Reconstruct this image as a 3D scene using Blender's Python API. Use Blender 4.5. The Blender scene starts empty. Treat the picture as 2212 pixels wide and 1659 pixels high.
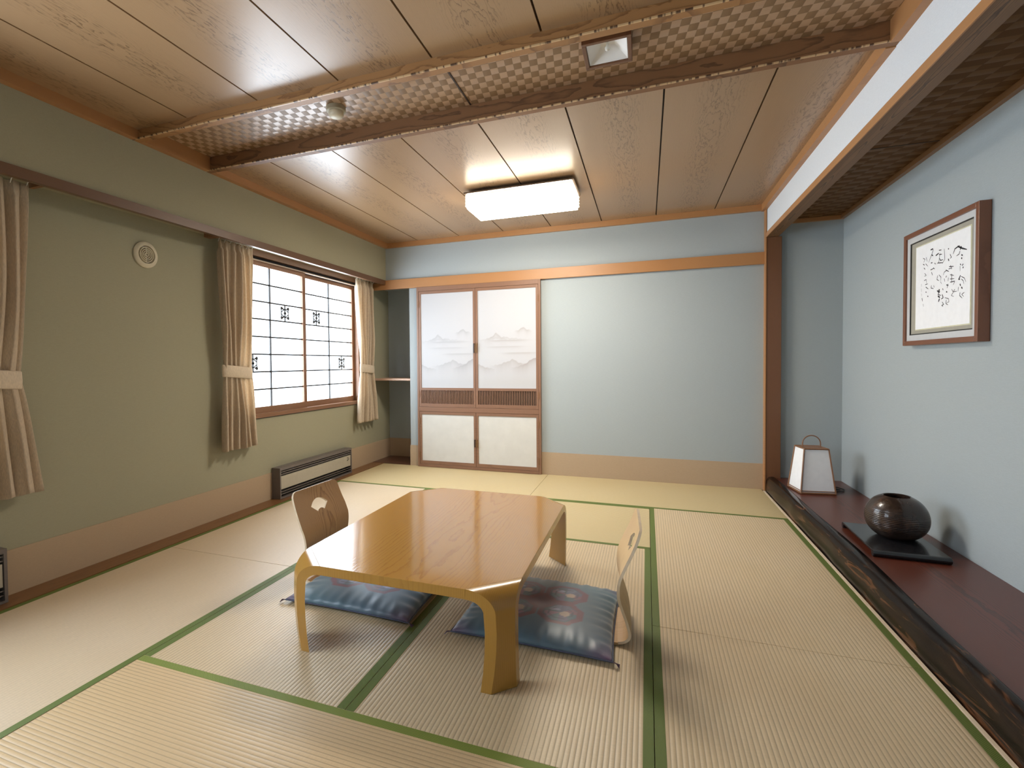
import bpy, bmesh, math, random
from mathutils import Vector, Matrix
random.seed(7)
S = bpy.context.scene
COL = S.collection
PI = math.pi

# ---------------------------------------------------------------- camera
cam = bpy.data.cameras.new('camera')
cam.lens = 1095.66 / 2212 * 36.0
cam.sensor_width = 36.0
cam.sensor_fit = 'HORIZONTAL'
cam.shift_x = 127.56 / 2212
cam.shift_y = -17.42 / 2212
cam.clip_start = 0.05
co = bpy.data.objects.new('camera', cam); COL.objects.link(co)
r_ = Vector((0.93430731, 0.35633945, -0.00959455))
f_ = Vector((-0.3564685, 0.93398783, -0.02443218))
u_ = r_.cross(f_)
M = Matrix(((r_.x, u_.x, -f_.x, 0), (r_.y, u_.y, -f_.y, 0), (r_.z, u_.z, -f_.z, 1.14), (0, 0, 0, 1)))
co.matrix_world = M
S.camera = co
# ---------------------------------------------------------------- world, daylight, exposure
w = bpy.data.worlds.new('daylight'); S.world = w; w.use_nodes = True
w.node_tree.nodes['Background'].inputs[0].default_value = (0.80, 0.90, 1.0, 1)
w.node_tree.nodes['Background'].inputs[1].default_value = 3.0

def area(name, loc, rot, sx, sy, power, colr):
    l = bpy.data.lights.new(name, 'AREA'); l.shape = 'RECTANGLE'; l.size = sx; l.size_y = sy
    l.energy = power; l.color = colr
    o = bpy.data.objects.new(name, l); o.location = loc; o.rotation_euler = rot; COL.objects.link(o)
    return o
DAY = (0.80, 0.90, 1.0)
area('window_daylight', (-3.22, 3.94, 1.38), (0, -PI / 2, 0), 1.5, 2.2, 120, DAY)
area('window_daylight', (-3.22, 0.50, 1.38), (0, -PI / 2, 0), 1.5, 2.2, 165, DAY)
S.view_settings.view_transform = 'Standard'
S.view_settings.look = 'None'
S.view_settings.exposure = 0.0
S.view_settings.gamma = 1.0
S.view_settings.use_curve_mapping = False

# ---------------------------------------------------------------- node helpers
class NT:
    def __init__(self, name):
        self.m = bpy.data.materials.new(name); self.m.use_nodes = True
        self.t = self.m.node_tree; self.n = self.t.nodes; self.l = self.t.links
        self.b = self.n['Principled BSDF']; self.out = self.n['Material Output']
    def new(self, ty, **k):
        q = self.n.new(ty)
        for a, v in k.items(): setattr(q, a, v)
        return q
    def put(self, sock, v):
        if hasattr(v, 'is_linked') or isinstance(v, bpy.types.NodeSocket): self.l.new(v, sock)
        else: sock.default_value = v
    def math(self, op, a, b=None, c=None, clamp=False):
        q = self.new('ShaderNodeMath', operation=op, use_clamp=clamp)
        self.put(q.inputs[0], a)
        if b is not None: self.put(q.inputs[1], b)
        if c is not None: self.put(q.inputs[2], c)
        return q.outputs[0]
    def xyz(self, kind='Object'):
        tc = self.new('ShaderNodeTexCoord'); s = self.new('ShaderNodeSeparateXYZ')
        self.l.new(tc.outputs[kind], s.inputs[0]); return s.outputs
    def comb(self, x, y, z):
        q = self.new('ShaderNodeCombineXYZ')
        for i, v in enumerate((x, y, z)): self.put(q.inputs[i], v)
        return q.outputs[0]
    def noise(self, vec, scale=1, detail=3, rough=.5, dist=0):
        q = self.new('ShaderNodeTexNoise'); self.l.new(vec, q.inputs['Vector'])
        q.inputs['Scale'].default_value = scale; q.inputs['Detail'].default_value = detail
        q.inputs['Roughness'].default_value = rough; q.inputs['Distortion'].default_value = dist
        return q.outputs[0]
    def ramp(self, f, stops, interp='LINEAR'):
        q = self.new('ShaderNodeValToRGB'); q.color_ramp.interpolation = interp
        el = q.color_ramp.elements
        while len(el) < len(stops): el.new(.5)
        for e, (p, c) in zip(el, stops):
            e.position = p; e.color = (c, c, c, 1) if isinstance(c, (int, float)) else (*c, 1)
        self.l.new(f, q.inputs[0]); return q.outputs[0]
    def mix(self, f, a, b, mode='MIX'):
        q = self.new('ShaderNodeMix', data_type='RGBA', blend_type=mode)
        self.put(q.inputs['Factor'], f)
        for s, v in ((q.inputs[6], a), (q.inputs[7], b)):
            if isinstance(v, tuple): s.default_value = (*v, 1)
            else: self.l.new(v, s)
        return q.outputs[2]
    def bump(self, h, strength=.3, dist=.002):
        q = self.new('ShaderNodeBump'); self.put(q.inputs['Height'], h)
        q.inputs['Strength'].default_value = strength; q.inputs['Distance'].default_value = dist
        self.l.new(q.outputs[0], self.b.inputs['Normal'])
    def set(self, **k):
        for a, v in k.items():
            s = self.b.inputs[{'col': 'Base Color', 'rough': 'Roughness', 'metal': 'Metallic', 'coat': 'Coat Weight',
                'coatr': 'Coat Roughness', 'spec': 'Specular IOR Level', 'sheen': 'Sheen Weight'}[a]]
            if isinstance(v, tuple): s.default_value = (*v, 1)
            else: self.put(s, v)
        return self

def plain(name, c, rough=.5, var=.06, scale=30, **k):
    n = NT(name); o = n.new('ShaderNodeTexCoord')
    f = n.noise(o.outputs['Object'], scale, 3)
    n.set(col=n.mix(n.ramp(f, [(.3, 0.), (.7, 1.)]), tuple(x * (1 - var) for x in c), tuple(min(1, x * (1 + var)) for x in c)), rough=rough, **k)
    return n.m

def wood(name, base, dark, along='y', across='x', centre=0., period=None, k1=200., k2=6., amt=.8, rough=.35, lfreq=.8, seed=0., coat=0., coatr=.1, sharp=(.62, .95), fine=.2, fade=0., rag=1.3, low=.38):
    """flat-sawn grain: contour lines of a height that is steep at a board's edge and flat in its middle"""
    n = NT(name); s = n.xyz(); ax = {'x': s[0], 'y': s[1], 'z': s[2]}
    L = ax[along]; A = n.math('SUBTRACT', ax[across], centre)
    T = ax[({'x', 'y', 'z'} - {along, across}).pop()]
    bid = 0.
    if period:
        q = n.math('DIVIDE', A, period); fl = n.math('FLOOR', q)
        bid = n.math('MULTIPLY', fl, 7.31)
        A = n.math('MULTIPLY', n.math('SUBTRACT', n.math('SUBTRACT', q, fl), .5), period)
        A = n.math('ADD', A, n.math('MULTIPLY', n.math('SINE', n.math('MULTIPLY', bid, 1.7)), period * .1))
    v1 = n.comb(n.math('MULTIPLY', L, lfreq), n.math('MULTIPLY', A, 3.), n.math('ADD', n.math('ADD', bid, seed), n.math('MULTIPLY', T, 2.)))
    n1 = n.noise(v1, 1., 2, .5)
    v2 = n.comb(n.math('MULTIPLY', L, 7.), n.math('MULTIPLY', A, 30.), n.math('ADD', bid, seed + 5.))
    n2 = n.noise(v2, 1., 3, .6)
    H = n.math('ADD', n.math('MULTIPLY', n.math('MULTIPLY', A, A), k1), n.math('MULTIPLY', n1, k2 * 2))
    H = n.math('ADD', H, n.math('MULTIPLY', n2, rag))
    fr = n.math('FRACT', H)
    line = n.ramp(fr, [(0., 0.), (sharp[0], .12), (sharp[1], 1.), (1., .0)])
    if fade: line = n.math('MULTIPLY', line, n.ramp(n.math('ABSOLUTE', A), [(fade * .35, 1.), (fade, low)]))
    v3 = n.comb(n.math('MULTIPLY', L, 4.), n.math('MULTIPLY', A, 260.), n.math('ADD', n.math('MULTIPLY', T, 200.), bid))
    n3 = n.noise(v3, 1., 2, .6)
    f = n.math('ADD', n.math('MULTIPLY', line, amt), n.math('MULTIPLY', n.math('SUBTRACT', n3, .5), fine), clamp=True)
    c = n.mix(f, base, dark)
    n.set(col=c, rough=rough, coat=coat, coatr=coatr)
    n.bump(n.math('MULTIPLY', f, -1.), .15, .001)
    return n.m

# ---------------------------------------------------------------- mesh helpers
class MB:
    def __init__(self): self.v = []; self.f = []; self.mi = []; self.k = 0
    def add(self, vs, fs):
        b = len(self.v); self.v += [tuple(x) for x in vs]
        for f in fs: self.f.append(tuple(b + i for i in f)); self.mi.append(self.k)
        return self
    def box(self, x0, x1, y0, y1, z0, z1):
        vs = [(x, y, z) for z in (z0, z1) for y in (y0, y1) for x in (x0, x1)]
        return self.add(vs, [(0, 2, 3, 1), (4, 5, 7, 6), (0, 1, 5, 4), (2, 6, 7, 3), (0, 4, 6, 2), (1, 3, 7, 5)])
    def prism(self, pts, axis, a0, a1):
        """closed 2-D outline swept along an axis; pts are the other two coordinates in xyz order"""
        n = len(pts); vs = []
        for a in (a0, a1):
            for p in pts: q = list(p); q.insert('xyz'.index(axis), a); vs.append(q)
        return self.add(vs, [tuple(range(n))[::-1], tuple(range(n, 2 * n))] + [(i, (i + 1) % n, n + (i + 1) % n, n + i) for i in range(n)])
    def lathe(self, prof, c=(0, 0, 0), n=32, axis='z', cap=True):
        vs = []
        for r, h in prof:
            for i in range(n):
                a = 2 * PI * i / n; p = (r * math.cos(a), r * math.sin(a), h)
                if axis == 'x': p = (p[2], p[0], p[1])
                if axis == 'y': p = (p[0], p[2], p[1])
                vs.append((p[0] + c[0], p[1] + c[1], p[2] + c[2]))
        m = len(prof); fs = [(j * n + i, j * n + (i + 1) % n, (j + 1) * n + (i + 1) % n, (j + 1) * n + i) for j in range(m - 1) for i in range(n)]
        if cap: fs += [tuple(range(n))[::-1], tuple((m - 1) * n + i for i in range(n))]
        return self.add(vs, fs)
    def tube(self, pts, r, n=8, closed=False):
        pts = [Vector(p) for p in pts]; m = len(pts); vs = []; up = Vector((0.13, 0.21, 0.97))
        for i, p in enumerate(pts):
            a = pts[(i - 1) % m] if (closed or i) else p; b = pts[(i + 1) % m] if (closed or i < m - 1) else p
            d = (b - a).normalized(); s = d.cross(up)
            if s.length < .1: s = d.cross(Vector((1, 0, 0)))
            s.normalize(); t = s.cross(d); rr = r[i] if isinstance(r, (list, tuple)) else r
            vs += [p + (s * math.cos(2 * PI * k / n) + t * math.sin(2 * PI * k / n)) * rr for k in range(n)]
        fs = [(i * n + k, i * n + (k + 1) % n, ((i + 1) % m) * n + (k + 1) % n, ((i + 1) % m) * n + k) for i in range(m if closed else m - 1) for k in range(n)]
        if not closed: fs += [tuple(range(n))[::-1], tuple((m - 1) * n + k for k in range(n))]
        return self.add(vs, fs)
    def grid(self, P, closed_u=False):
        R, C = len(P), len(P[0]); vs = [p for row in P for p in row]
        return self.add(vs, [(i * C + j, i * C + j + 1, (i + 1) * C + j + 1, (i + 1) * C + j) for i in range(R - 1) for j in range(C - 1)])
    def build(self, name, mat, parent=None, smooth=False, bevel=0, angle=40):
        me = bpy.data.meshes.new(name); me.from_pydata(self.v, [], self.f)
        for m in (mat if isinstance(mat, list) else [mat]): me.materials.append(m)
        if isinstance(mat, list): me.polygons.foreach_set('material_index', self.mi)
        bm = bmesh.new(); bm.from_mesh(me); bmesh.ops.recalc_face_normals(bm, faces=bm.faces); bm.to_mesh(me); bm.free()
        if smooth:
            me.polygons.foreach_set('use_smooth', [True] * len(me.polygons))
            try: me.set_sharp_from_angle(angle=math.radians(angle))
            except Exception: pass
        o = bpy.data.objects.new(name, me); COL.objects.link(o)
        if parent is not None: o.parent = parent
        if bevel:
            b = o.modifiers.new('bevel', 'BEVEL'); b.width = bevel; b.segments = 2; b.limit_method = 'ANGLE'
        return o

def thing(name, label, cat, loc=(0, 0, 0), rz=0, group=None):
    o = bpy.data.objects.new(name, None); COL.objects.link(o); o.location = loc; o.rotation_euler = (0, 0, rz)
    o.empty_display_size = .05
    o['label'] = label; o['category'] = cat
    if group: o['group'] = group
    return o
def tag(o, label, cat, group=None):
    o['label'] = label; o['category'] = cat
    if group: o['group'] = group
    return o
def struct(o, label=None):
    o['kind'] = 'structure'
    if label: o['label'] = label
    return o
# ---------------------------------------------------------------- dimensions of the room (metres)
XL, XU, XR, XT = -2.98, -2.772, 0.97, 1.539      # lower left wall, left soffit, alcove front, alcove back wall
YB, YF = 5.15, -1.4                               # back wall, wall behind the camera
ZC, ZT = 2.50, 2.448                              # ceiling, underside of its cornice
ZP = 2.536                                        # woven ceiling band
E0, E1 = 2.0, 2.0

# ---------------------------------------------------------------- materials
def wallpaper(name, c):
    n = NT(name); s = n.xyz(); v = n.comb(s[0], s[1], s[2])
    a = n.noise(v, 260, 2); b = n.noise(n.comb(n.math('MULTIPLY', s[0], 40), n.math('MULTIPLY', s[1], 40), n.math('MULTIPLY', s[2], 500)), 1, 2)
    f = n.math('ADD', n.math('MULTIPLY', a, .5), n.math('MULTIPLY', b, .5))
    n.set(col=n.mix(n.ramp(f, [(.35, 0.), (.65, 1.)]), tuple(x * .95 for x in c), tuple(x * 1.04 for x in c)), rough=.8)
    n.bump(f, .12, .001); return n.m
M_wall = wallpaper('sage_wallpaper', (.365, .408, .420))
M_wall_l = wallpaper('backlit_olive_wallpaper', (.335, .315, .215))  # left wall: backlit dimness and yellow floor bounce put into the wallpaper colour
M_plaster = wallpaper('white_plaster', (.70, .73, .76))
M_kick = wallpaper('tan_wainscot', (.43, .315, .205))
M_ceil = wood('ceiling_boards', (.375, .235, .124), (.13, .068, .030), 'y', 'x', -2.354, .4875, 420, 7., .85, .33, 1.1, 3., .4, .28, (.70, .93), fine=.16, fade=.13, rag=4.5, low=.16)
M_seam = plain('dark_seam', (.035, .02, .012), .6)
M_trim = wood('orange_trim', (.42, .205, .08), (.32, .145, .052), 'y', 'z', 0, None, 60, 3, .5, .4)
M_trimx = wood('orange_trim_cross', (.42, .205, .08), (.32, .145, .052), 'x', 'z', 0, None, 60, 3, .5, .4)
M_beam = wood('dark_beam', (.235, .112, .046), (.085, .038, .015), 'x', 'z', 2.5, None, 600, 4, .8, .55, 1.5)
M_beamy = wood('grained_lintel', (.20, .105, .045), (.045, .022, .01), 'y', 'x', 1.01, None, 3500, 9, .95, .5, .8)
M_frame = wood('closet_wood', (.235, .122, .072), (.155, .075, .042), 'x', 'z', 0, None, 50, 4, .5, .4)
M_framez = wood('closet_wood_upright', (.235, .122, .072), (.155, .075, .042), 'z', 'x', 0, None, 50, 4, .5, .4)
M_winw = wood('window_wood', (.24, .12, .06), (.13, .06, .03), 'y', 'z', 0, None, 50, 4, .5, .35)
M_post = wood('alcove_post_wood', (.17, .075, .035), (.11, .045, .02), 'z', 'x', 0, None, 100, 4, .6, .35)
M_sill = wood('floor_strip_wood', (.20, .095, .035), (.13, .055, .02), 'y', 'x', -2.9, None, 300, 4, .6, .35)
M_platform = wood('red_lacquered_board', (.125, .031, .016), (.034, .010, .006), 'y', 'x', 1.30, None, 700, 3.5, .85, .3, .45, 11.)
M_table = wood('honey_table_top', (.46, .235, .052), (.30, .125, .024), 'y', 'x', 0.06, None, 150, 5.5, .6, .13, .8, 4., .3, .06, (.7, .93), .16)
M_leg = wood('honey_table_leg', (.44, .235, .048), (.33, .155, .032), 'z', 'x', 0, None, 200, 4, .4, .2, 1., 9.)
M_chair_f = wood('pale_bentwood', (.58, .38, .19), (.44, .26, .115), 'z', 'y', 0, None, 400, 4, .5, .3, 1.3, 2.)
M_chair_b = wood('walnut_back', (.44, .27, .12), (.28, .15, .06), 'z', 'y', 0.04, None, 500, 5, .8, .35, 2., 6.)
M_edge = plain('pale_ply_edge', (.80, .66, .48), .45)
M_black = plain('black_lacquer', (.012, .012, .014), .22, coat=.3)
M_dark = plain('dark_gap', (.012, .010, .008), .7)
M_hmetal = plain('brown_heater_metal', (.145, .122, .112), .4, .04)
M_hface = plain('beige_heater_face', (.42, .38, .30), .4, .03)
M_cream = plain('cream_plastic', (.60, .54, .40), .45, .03)
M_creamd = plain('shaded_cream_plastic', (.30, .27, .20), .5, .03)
M_white = plain('white_metal', (.85, .85, .84), .3, .02)
M_iron = plain('black_iron', (.02, .018, .016), .4)
M_brass = plain('aged_brass', (.35, .22, .10), .3, .05, metal=.8)
M_paper = plain('white_paper', (.86, .87, .89), .8, .02)
M_fpaper = plain('mulberry_paper', (.60, .59, .555), .8, .03, 12)
M_mat = plain('taupe_mount', (.36, .34, .28), .8, .03)
M_silver = plain('pale_grey_liner', (.55, .56, .57), .5, .02)
M_redwood = wood('reddish_frame', (.21, .085, .045), (.14, .05, .025), 'z', 'y', 0, None, 300, 4, .6, .3)
M_lantw = plain('lantern_wood', (.24, .115, .055), .4)

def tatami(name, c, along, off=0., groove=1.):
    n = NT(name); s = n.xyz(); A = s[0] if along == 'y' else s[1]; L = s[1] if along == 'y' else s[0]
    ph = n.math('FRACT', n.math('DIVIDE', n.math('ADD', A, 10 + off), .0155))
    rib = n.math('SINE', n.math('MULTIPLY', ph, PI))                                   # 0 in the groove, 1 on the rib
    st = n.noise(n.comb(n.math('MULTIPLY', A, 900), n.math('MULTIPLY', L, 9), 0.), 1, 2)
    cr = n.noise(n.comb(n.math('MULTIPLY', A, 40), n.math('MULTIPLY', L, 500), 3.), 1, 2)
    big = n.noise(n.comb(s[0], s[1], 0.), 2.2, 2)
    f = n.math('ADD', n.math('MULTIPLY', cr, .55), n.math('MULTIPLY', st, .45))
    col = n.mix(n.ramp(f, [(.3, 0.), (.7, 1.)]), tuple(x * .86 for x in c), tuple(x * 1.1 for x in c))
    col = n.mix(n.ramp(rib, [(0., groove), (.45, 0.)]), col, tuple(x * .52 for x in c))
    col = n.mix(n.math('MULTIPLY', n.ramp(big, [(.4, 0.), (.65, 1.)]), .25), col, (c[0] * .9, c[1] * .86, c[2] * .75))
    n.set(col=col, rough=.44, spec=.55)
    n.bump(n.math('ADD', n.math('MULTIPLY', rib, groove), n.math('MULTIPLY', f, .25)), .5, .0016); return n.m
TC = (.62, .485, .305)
M_tatx = tatami('tatami_rush_cross', TC, 'x'); M_taty = tatami('tatami_rush', TC, 'y'); M_tats = tatami('smooth_glare_tatami_rush', (TC[0], TC[1] * 1.02, TC[2] * 1.12), 'y', 0., .3)  # smooth left-wall mats have window glare put into a whiter tint
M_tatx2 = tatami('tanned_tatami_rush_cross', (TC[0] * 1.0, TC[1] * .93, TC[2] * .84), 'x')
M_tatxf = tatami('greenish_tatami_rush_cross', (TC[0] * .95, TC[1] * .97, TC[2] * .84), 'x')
def border(name, c1, c2):
    n = NT(name); s = n.xyz()
    a = n.math('SINE', n.math('MULTIPLY', n.math('ADD', s[0], s[1]), 2 * PI / .011))
    b = n.math('SINE', n.math('MULTIPLY', n.math('SUBTRACT', s[0], s[1]), 2 * PI / .011))
    f = n.ramp(n.math('ABSOLUTE', n.math('MULTIPLY', a, b)), [(.1, 0.), (.5, 1.)])
    n.set(col=n.mix(f, c2, c1), rough=.6); n.bump(f, .3, .001); return n.m
M_bord = border('green_border_cloth', (.15, .195, .035), (.055, .09, .012))
M_bord2 = border('bright_green_border_cloth', (.27, .31, .055), (.07, .12, .015))

def woven(name, c1, c2, cx=.0375, cy=.048):
    n = NT(name); s = n.xyz()
    u = n.math('DIVIDE', n.math('ADD', s[0], n.math('MULTIPLY', s[1], .12)), cx); v = n.math('DIVIDE', s[1], cy)
    fu, fv = n.math('FLOOR', u), n.math('FLOOR', v)
    chk = n.math('ABSOLUTE', n.math('MODULO', n.math('ADD', fu, fv), 2.))
    chk = n.math('GREATER_THAN', chk, .5)
    uu = n.math('SUBTRACT', u, fu); vv = n.math('SUBTRACT', v, fv)
    bu = n.math('SINE', n.math('MULTIPLY', uu, PI)); bv = n.math('SINE', n.math('MULTIPLY', vv, PI))
    h = n.math('ADD', n.math('MULTIPLY', n.math('MULTIPLY', chk, bu), 1.), n.math('MULTIPLY', n.math('MULTIPLY', n.math('SUBTRACT', 1., chk), bv), 1.))
    gap = n.ramp(n.math('MINIMUM', n.math('MULTIPLY', bu, 1.), n.math('MULTIPLY', bv, 1.)), [(.0, 1.), (.14, 0.)])
    g = n.noise(n.comb(n.math('MULTIPLY', s[0], 30), n.math('MULTIPLY', s[1], 400), 0.), 1, 2)
    c = n.mix(chk, c1, c2); c = n.mix(n.math('MULTIPLY', gap, .25), c, (.06, .03, .015)); c = n.mix(n.math('MULTIPLY', g, .3), c, (.12, .07, .03))
    n.set(col=c, rough=n.math('ADD', n.math('MULTIPLY', chk, .22), .28), spec=.5 if c1[0] > .3 else .03); n.bump(h, .35, .003); return n.m
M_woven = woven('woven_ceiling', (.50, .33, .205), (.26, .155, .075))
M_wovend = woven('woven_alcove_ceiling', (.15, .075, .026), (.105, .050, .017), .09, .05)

# ---------------------------------------------------------------- room shell
b = MB().box(XL - .3, XT + .3, YF - .2, YB + .8, -.12, -.03); o = struct(b.build('floor', M_sill))
b = MB().box(-2.826, .949, YF, .436, -.03, 0.)
o = struct(b.build('floor', M_tatx))
# back wall, its alcoves
b = MB().box(-2.48, 1.06, YB, YB + .15, 0, 2.7).box(XL - .15, -2.48, YB, YB + .15, 2.04, 2.7)
struct(b.build('wall_back', M_wall))
b = MB().box(1.06, XT + .15, YB, YB + .15, -.03, 2.7); struct(b.build('wall_alcove_end', M_wall))
b = MB().box(XL - .15, -2.33, 5.59, 5.7, -.03, 2.2).box(-2.48, -2.42, YB + .15, 5.59, -.03, 2.2).box(XL, -2.48, YB + .15, 5.59, 2.04, 2.2)
struct(b.build('wall_recess', M_wall))
b = MB().box(XT, XT + .15, YF, YB, -.03, 2.7); struct(b.build('wall_right', M_wall))
b = MB().box(XL - .15, XT + .15, YF - .15, YF, -.03, 2.7); struct(b.build('wall_front', M_wall))
# left wall with two window openings
W1 = (3.0, 4.9); W2 = (-.46, 1.44); WZ = (.70, 2.10)
b = MB()
for y0, y1 in ((YF, W2[0]), (W2[1], W1[0]), (W1[1], 5.6)): b.box(XL - .15, XL, y0, y1, -.03, 2.7)
for y0, y1 in (W1, W2): b.box(XL - .15, XL, y0, y1, -.03, WZ[0]).box(XL - .15, XL, y0, y1, WZ[1], 2.7)
struct(b.build('wall_left', M_wall_l))
b = MB().box(XL, XU, YF, YB, 2.085, 2.6); struct(b.build('wall_left_upper', M_wall_l))
# plaster band above the alcove
b = MB().box(XR + .004, XR + .08, YF, YB, 2.235, 2.6); struct(b.build('wall_alcove_header', M_plaster))
# wainscot bands
b = MB().box(XL, XL + .006, YF, 5.59, 0, .228); struct(b.build('baseboard_left', M_kick))
b = MB().box(-1.0, .969, YB - .006, YB, -.03, .228).box(-2.486, -2.375, YB - .006, YB, -.03, .228); struct(b.build('baseboard_back', M_kick))
b = MB().box(XL + .006, -2.48, 5.584, 5.59, 0, .228).box(-2.486, -2.48, YB, 5.584, 0, .228); struct(b.build('baseboard_recess', M_kick))
# ceiling boards with dark seams between them
def ceil_boards(name, y0, y1):
    b = MB(); x = -2.354 - .4875; xs = []
    while x < XR + .05: xs.append(x); x += .4875
    for x in xs:
        b.box(max(x + .0045, XU), min(x + .483, XR), y0, y1, ZC, ZC + .02)
    b.k = 1; b.box(XU, XR + .02, y0, y1, ZC + .018, ZC + .06)
    return struct(b.build(name, [M_ceil, M_seam]))
ceil_boards('ceiling', YF, 2.118); ceil_boards('ceiling', 2.665, YB)
b = MB().box(XU, XR, 2.1, 2.70, ZP, ZP + .03)
struct(b.build('ceiling', M_woven))
tr = [0]
def trim(b, m, **k):
    tr[0] += 1; return struct(b.build('trim_%d' % tr[0], m, **k))
for x in (-.886,): trim(MB().box(x - .004, x + .004, 2.15, 2.63, ZP - .003, ZP + .002), M_seam)
# two dark beams bordering the woven band; a thin pale bead runs along each lower edge
M_beam_lit = wood('lit_beam', (.37, .185, .068), (.17, .075, .025), 'x', 'z', 2.5, None, 600, 4, .8, .5, 1.5)  # near beam: its lit look put into a lighter copy of the wood
for y0, y1 in ((2.113, 2.156), (2.629, 2.672)):
    zb = 2.447
    trim(MB().box(XU, XR + .02, y0, y1, zb, 2.56), M_beam_lit if y0 < 2.3 else M_beam, bevel=.003)
M_bead = NT('worn_gilt_bead'); s_ = M_bead.xyz()
f_n = M_bead.ramp(M_bead.noise(M_bead.comb(M_bead.math('MULTIPLY', s_[0], 30.), s_[1], 0.), 1.6, 3), [(.42, 0.), (.5, 1.)])
M_bead.set(col=M_bead.mix(f_n, (.10, .05, .025), (.62, .42, .22)), rough=.4); M_bead = M_bead.m
for y in (2.112, 2.628):
    trim(MB().box(XU, XR + .02, y - .003, y + .004, 2.447, 2.453), M_bead)
# cornices
trim(MB().box(XU, XU + .042, YF, 2.113, ZT, ZC + .004).box(XU, XU + .042, 2.672, YB, ZT, ZC + .004).box(XU, XU + .042, 2.156, 2.629, ZT, ZP + .004), M_trim)
trim(MB().box(XU + .042, XR - .03, YB - .032, YB, ZT, ZC + .004), M_trimx)
trim(MB().box(XR - .032, XR + .004, YF, 2.113, ZT - .005, ZC + .004).box(XR - .032, XR + .004, 2.156, 2.629, ZT - .005, ZP + .004).box(XR - .032, XR + .004, 2.672, YB, ZT - .005, ZC + .004), M_trim)
# long horizontal rail on the back wall
trim(MB().box(XL + .0, XR - .004, YB - .032, YB + .0, 1.983, 2.087), M_trimx, bevel=.002)
# board along the bottom of the left soffit
trim(MB().box(XU - .02, XU + .012, YF, YB - .033, 2.036, 2.087), wood('soffit_board', (.14, .07, .034), (.09, .042, .02), 'y', 'z', 0, None, 60, 3, .5, .4))
# alcove: post, lintel, ceiling, cornice
trim(MB().box(XR, 1.085, 5.09, YB, 0, 2.205), M_post, bevel=.003)
trim(MB().box(XR - .008, XR + .0, 5.085, YB, 0, ZT), M_trim)
trim(MB().box(XR, 1.06, YF, YB, 2.205, 2.245), M_beamy)
trim(MB().box(XR - .006, XR + .0, YF, 5.085, 2.203, 2.243), M_trim)
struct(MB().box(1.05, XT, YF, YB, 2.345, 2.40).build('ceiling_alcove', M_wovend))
trim(MB().box(XT - .028, XT, YF, YB - .025, 2.314, 2.352), wood('alcove_cornice_wood', (.25, .13, .055), (.15, .07, .03), 'y', 'z', 0, None, 60, 3, .5, .4))
trim(MB().box(1.06, XT, YB - .025, YB, 2.314, 2.352), M_trimx)
trim(MB().box(1.06, XT - .028, 3.60, 3.608, 2.343, 2.346), M_seam)
# floor strip along the left wall and in the recess
trim(MB().box(XL + .006, -2.83, YF, YB, -.03, .004), M_sill)
trim(MB().box(XL + .006, -2.486, YB, 5.584, -.03, .006), wood('recess_floor_board', (.10, .04, .025), (.06, .022, .012), 'x', 'y', 5.4, None, 300, 4, .6, .3))
# thin pale strip between mats and alcove beam
trim(MB().box(.953, .966, YF, 5.09, -.03, .003), M_edge)

# ---------------------------------------------------------------- tatami mats
def mat(x0, x1, y0, y1, m, label, borders):
    t = thing('tatami_mat', label, 'tatami mat', ((x0 + x1) / 2, (y0 + y1) / 2, -.03), 0, 'tatami mats')
    cx, cy = (x0 + x1) / 2, (y0 + y1) / 2; g = .0012
    X0, X1, Y0, Y1 = x0 - cx + g, x1 - cx - g, y0 - cy + g, y1 - cy - g
    MB().box(X0, X1, Y0, Y1, 0, .03).build('mat_body', m, t, bevel=.0015)
    for s, bm_ in borders:
        e = .031; q = {'x0': (X0, X0 + e, Y0, Y1), 'x1': (X1 - e, X1, Y0, Y1), 'y0': (X0, X1, Y0, Y0 + e), 'y1': (X0, X1, Y1 - e, Y1)}[s]
        MB().box(*q, .03, .0308).build('border', bm_, t)
GB = M_bord
a_, b_, c_, d_ = -1.855, -.931, .022, .951
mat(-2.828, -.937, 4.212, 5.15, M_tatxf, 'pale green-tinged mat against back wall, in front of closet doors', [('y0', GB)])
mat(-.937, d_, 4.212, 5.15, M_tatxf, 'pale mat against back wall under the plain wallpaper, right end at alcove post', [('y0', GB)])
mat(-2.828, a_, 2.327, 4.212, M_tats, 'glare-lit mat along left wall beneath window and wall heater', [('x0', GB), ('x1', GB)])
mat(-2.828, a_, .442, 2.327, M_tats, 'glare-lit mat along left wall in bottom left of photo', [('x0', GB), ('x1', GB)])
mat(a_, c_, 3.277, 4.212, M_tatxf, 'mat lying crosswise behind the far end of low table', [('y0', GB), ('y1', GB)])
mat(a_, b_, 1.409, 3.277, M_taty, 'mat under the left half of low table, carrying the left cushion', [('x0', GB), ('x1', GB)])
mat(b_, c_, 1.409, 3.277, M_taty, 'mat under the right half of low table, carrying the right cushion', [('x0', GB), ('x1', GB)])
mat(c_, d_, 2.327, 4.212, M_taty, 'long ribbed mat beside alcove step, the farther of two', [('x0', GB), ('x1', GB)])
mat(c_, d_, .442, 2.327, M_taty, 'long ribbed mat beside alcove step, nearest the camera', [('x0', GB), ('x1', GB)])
mat(a_, c_, .46, 1.409, M_tatx2, 'tan mat with crosswise ribs in the foreground before the table', [('y1', M_bord2)])

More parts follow.
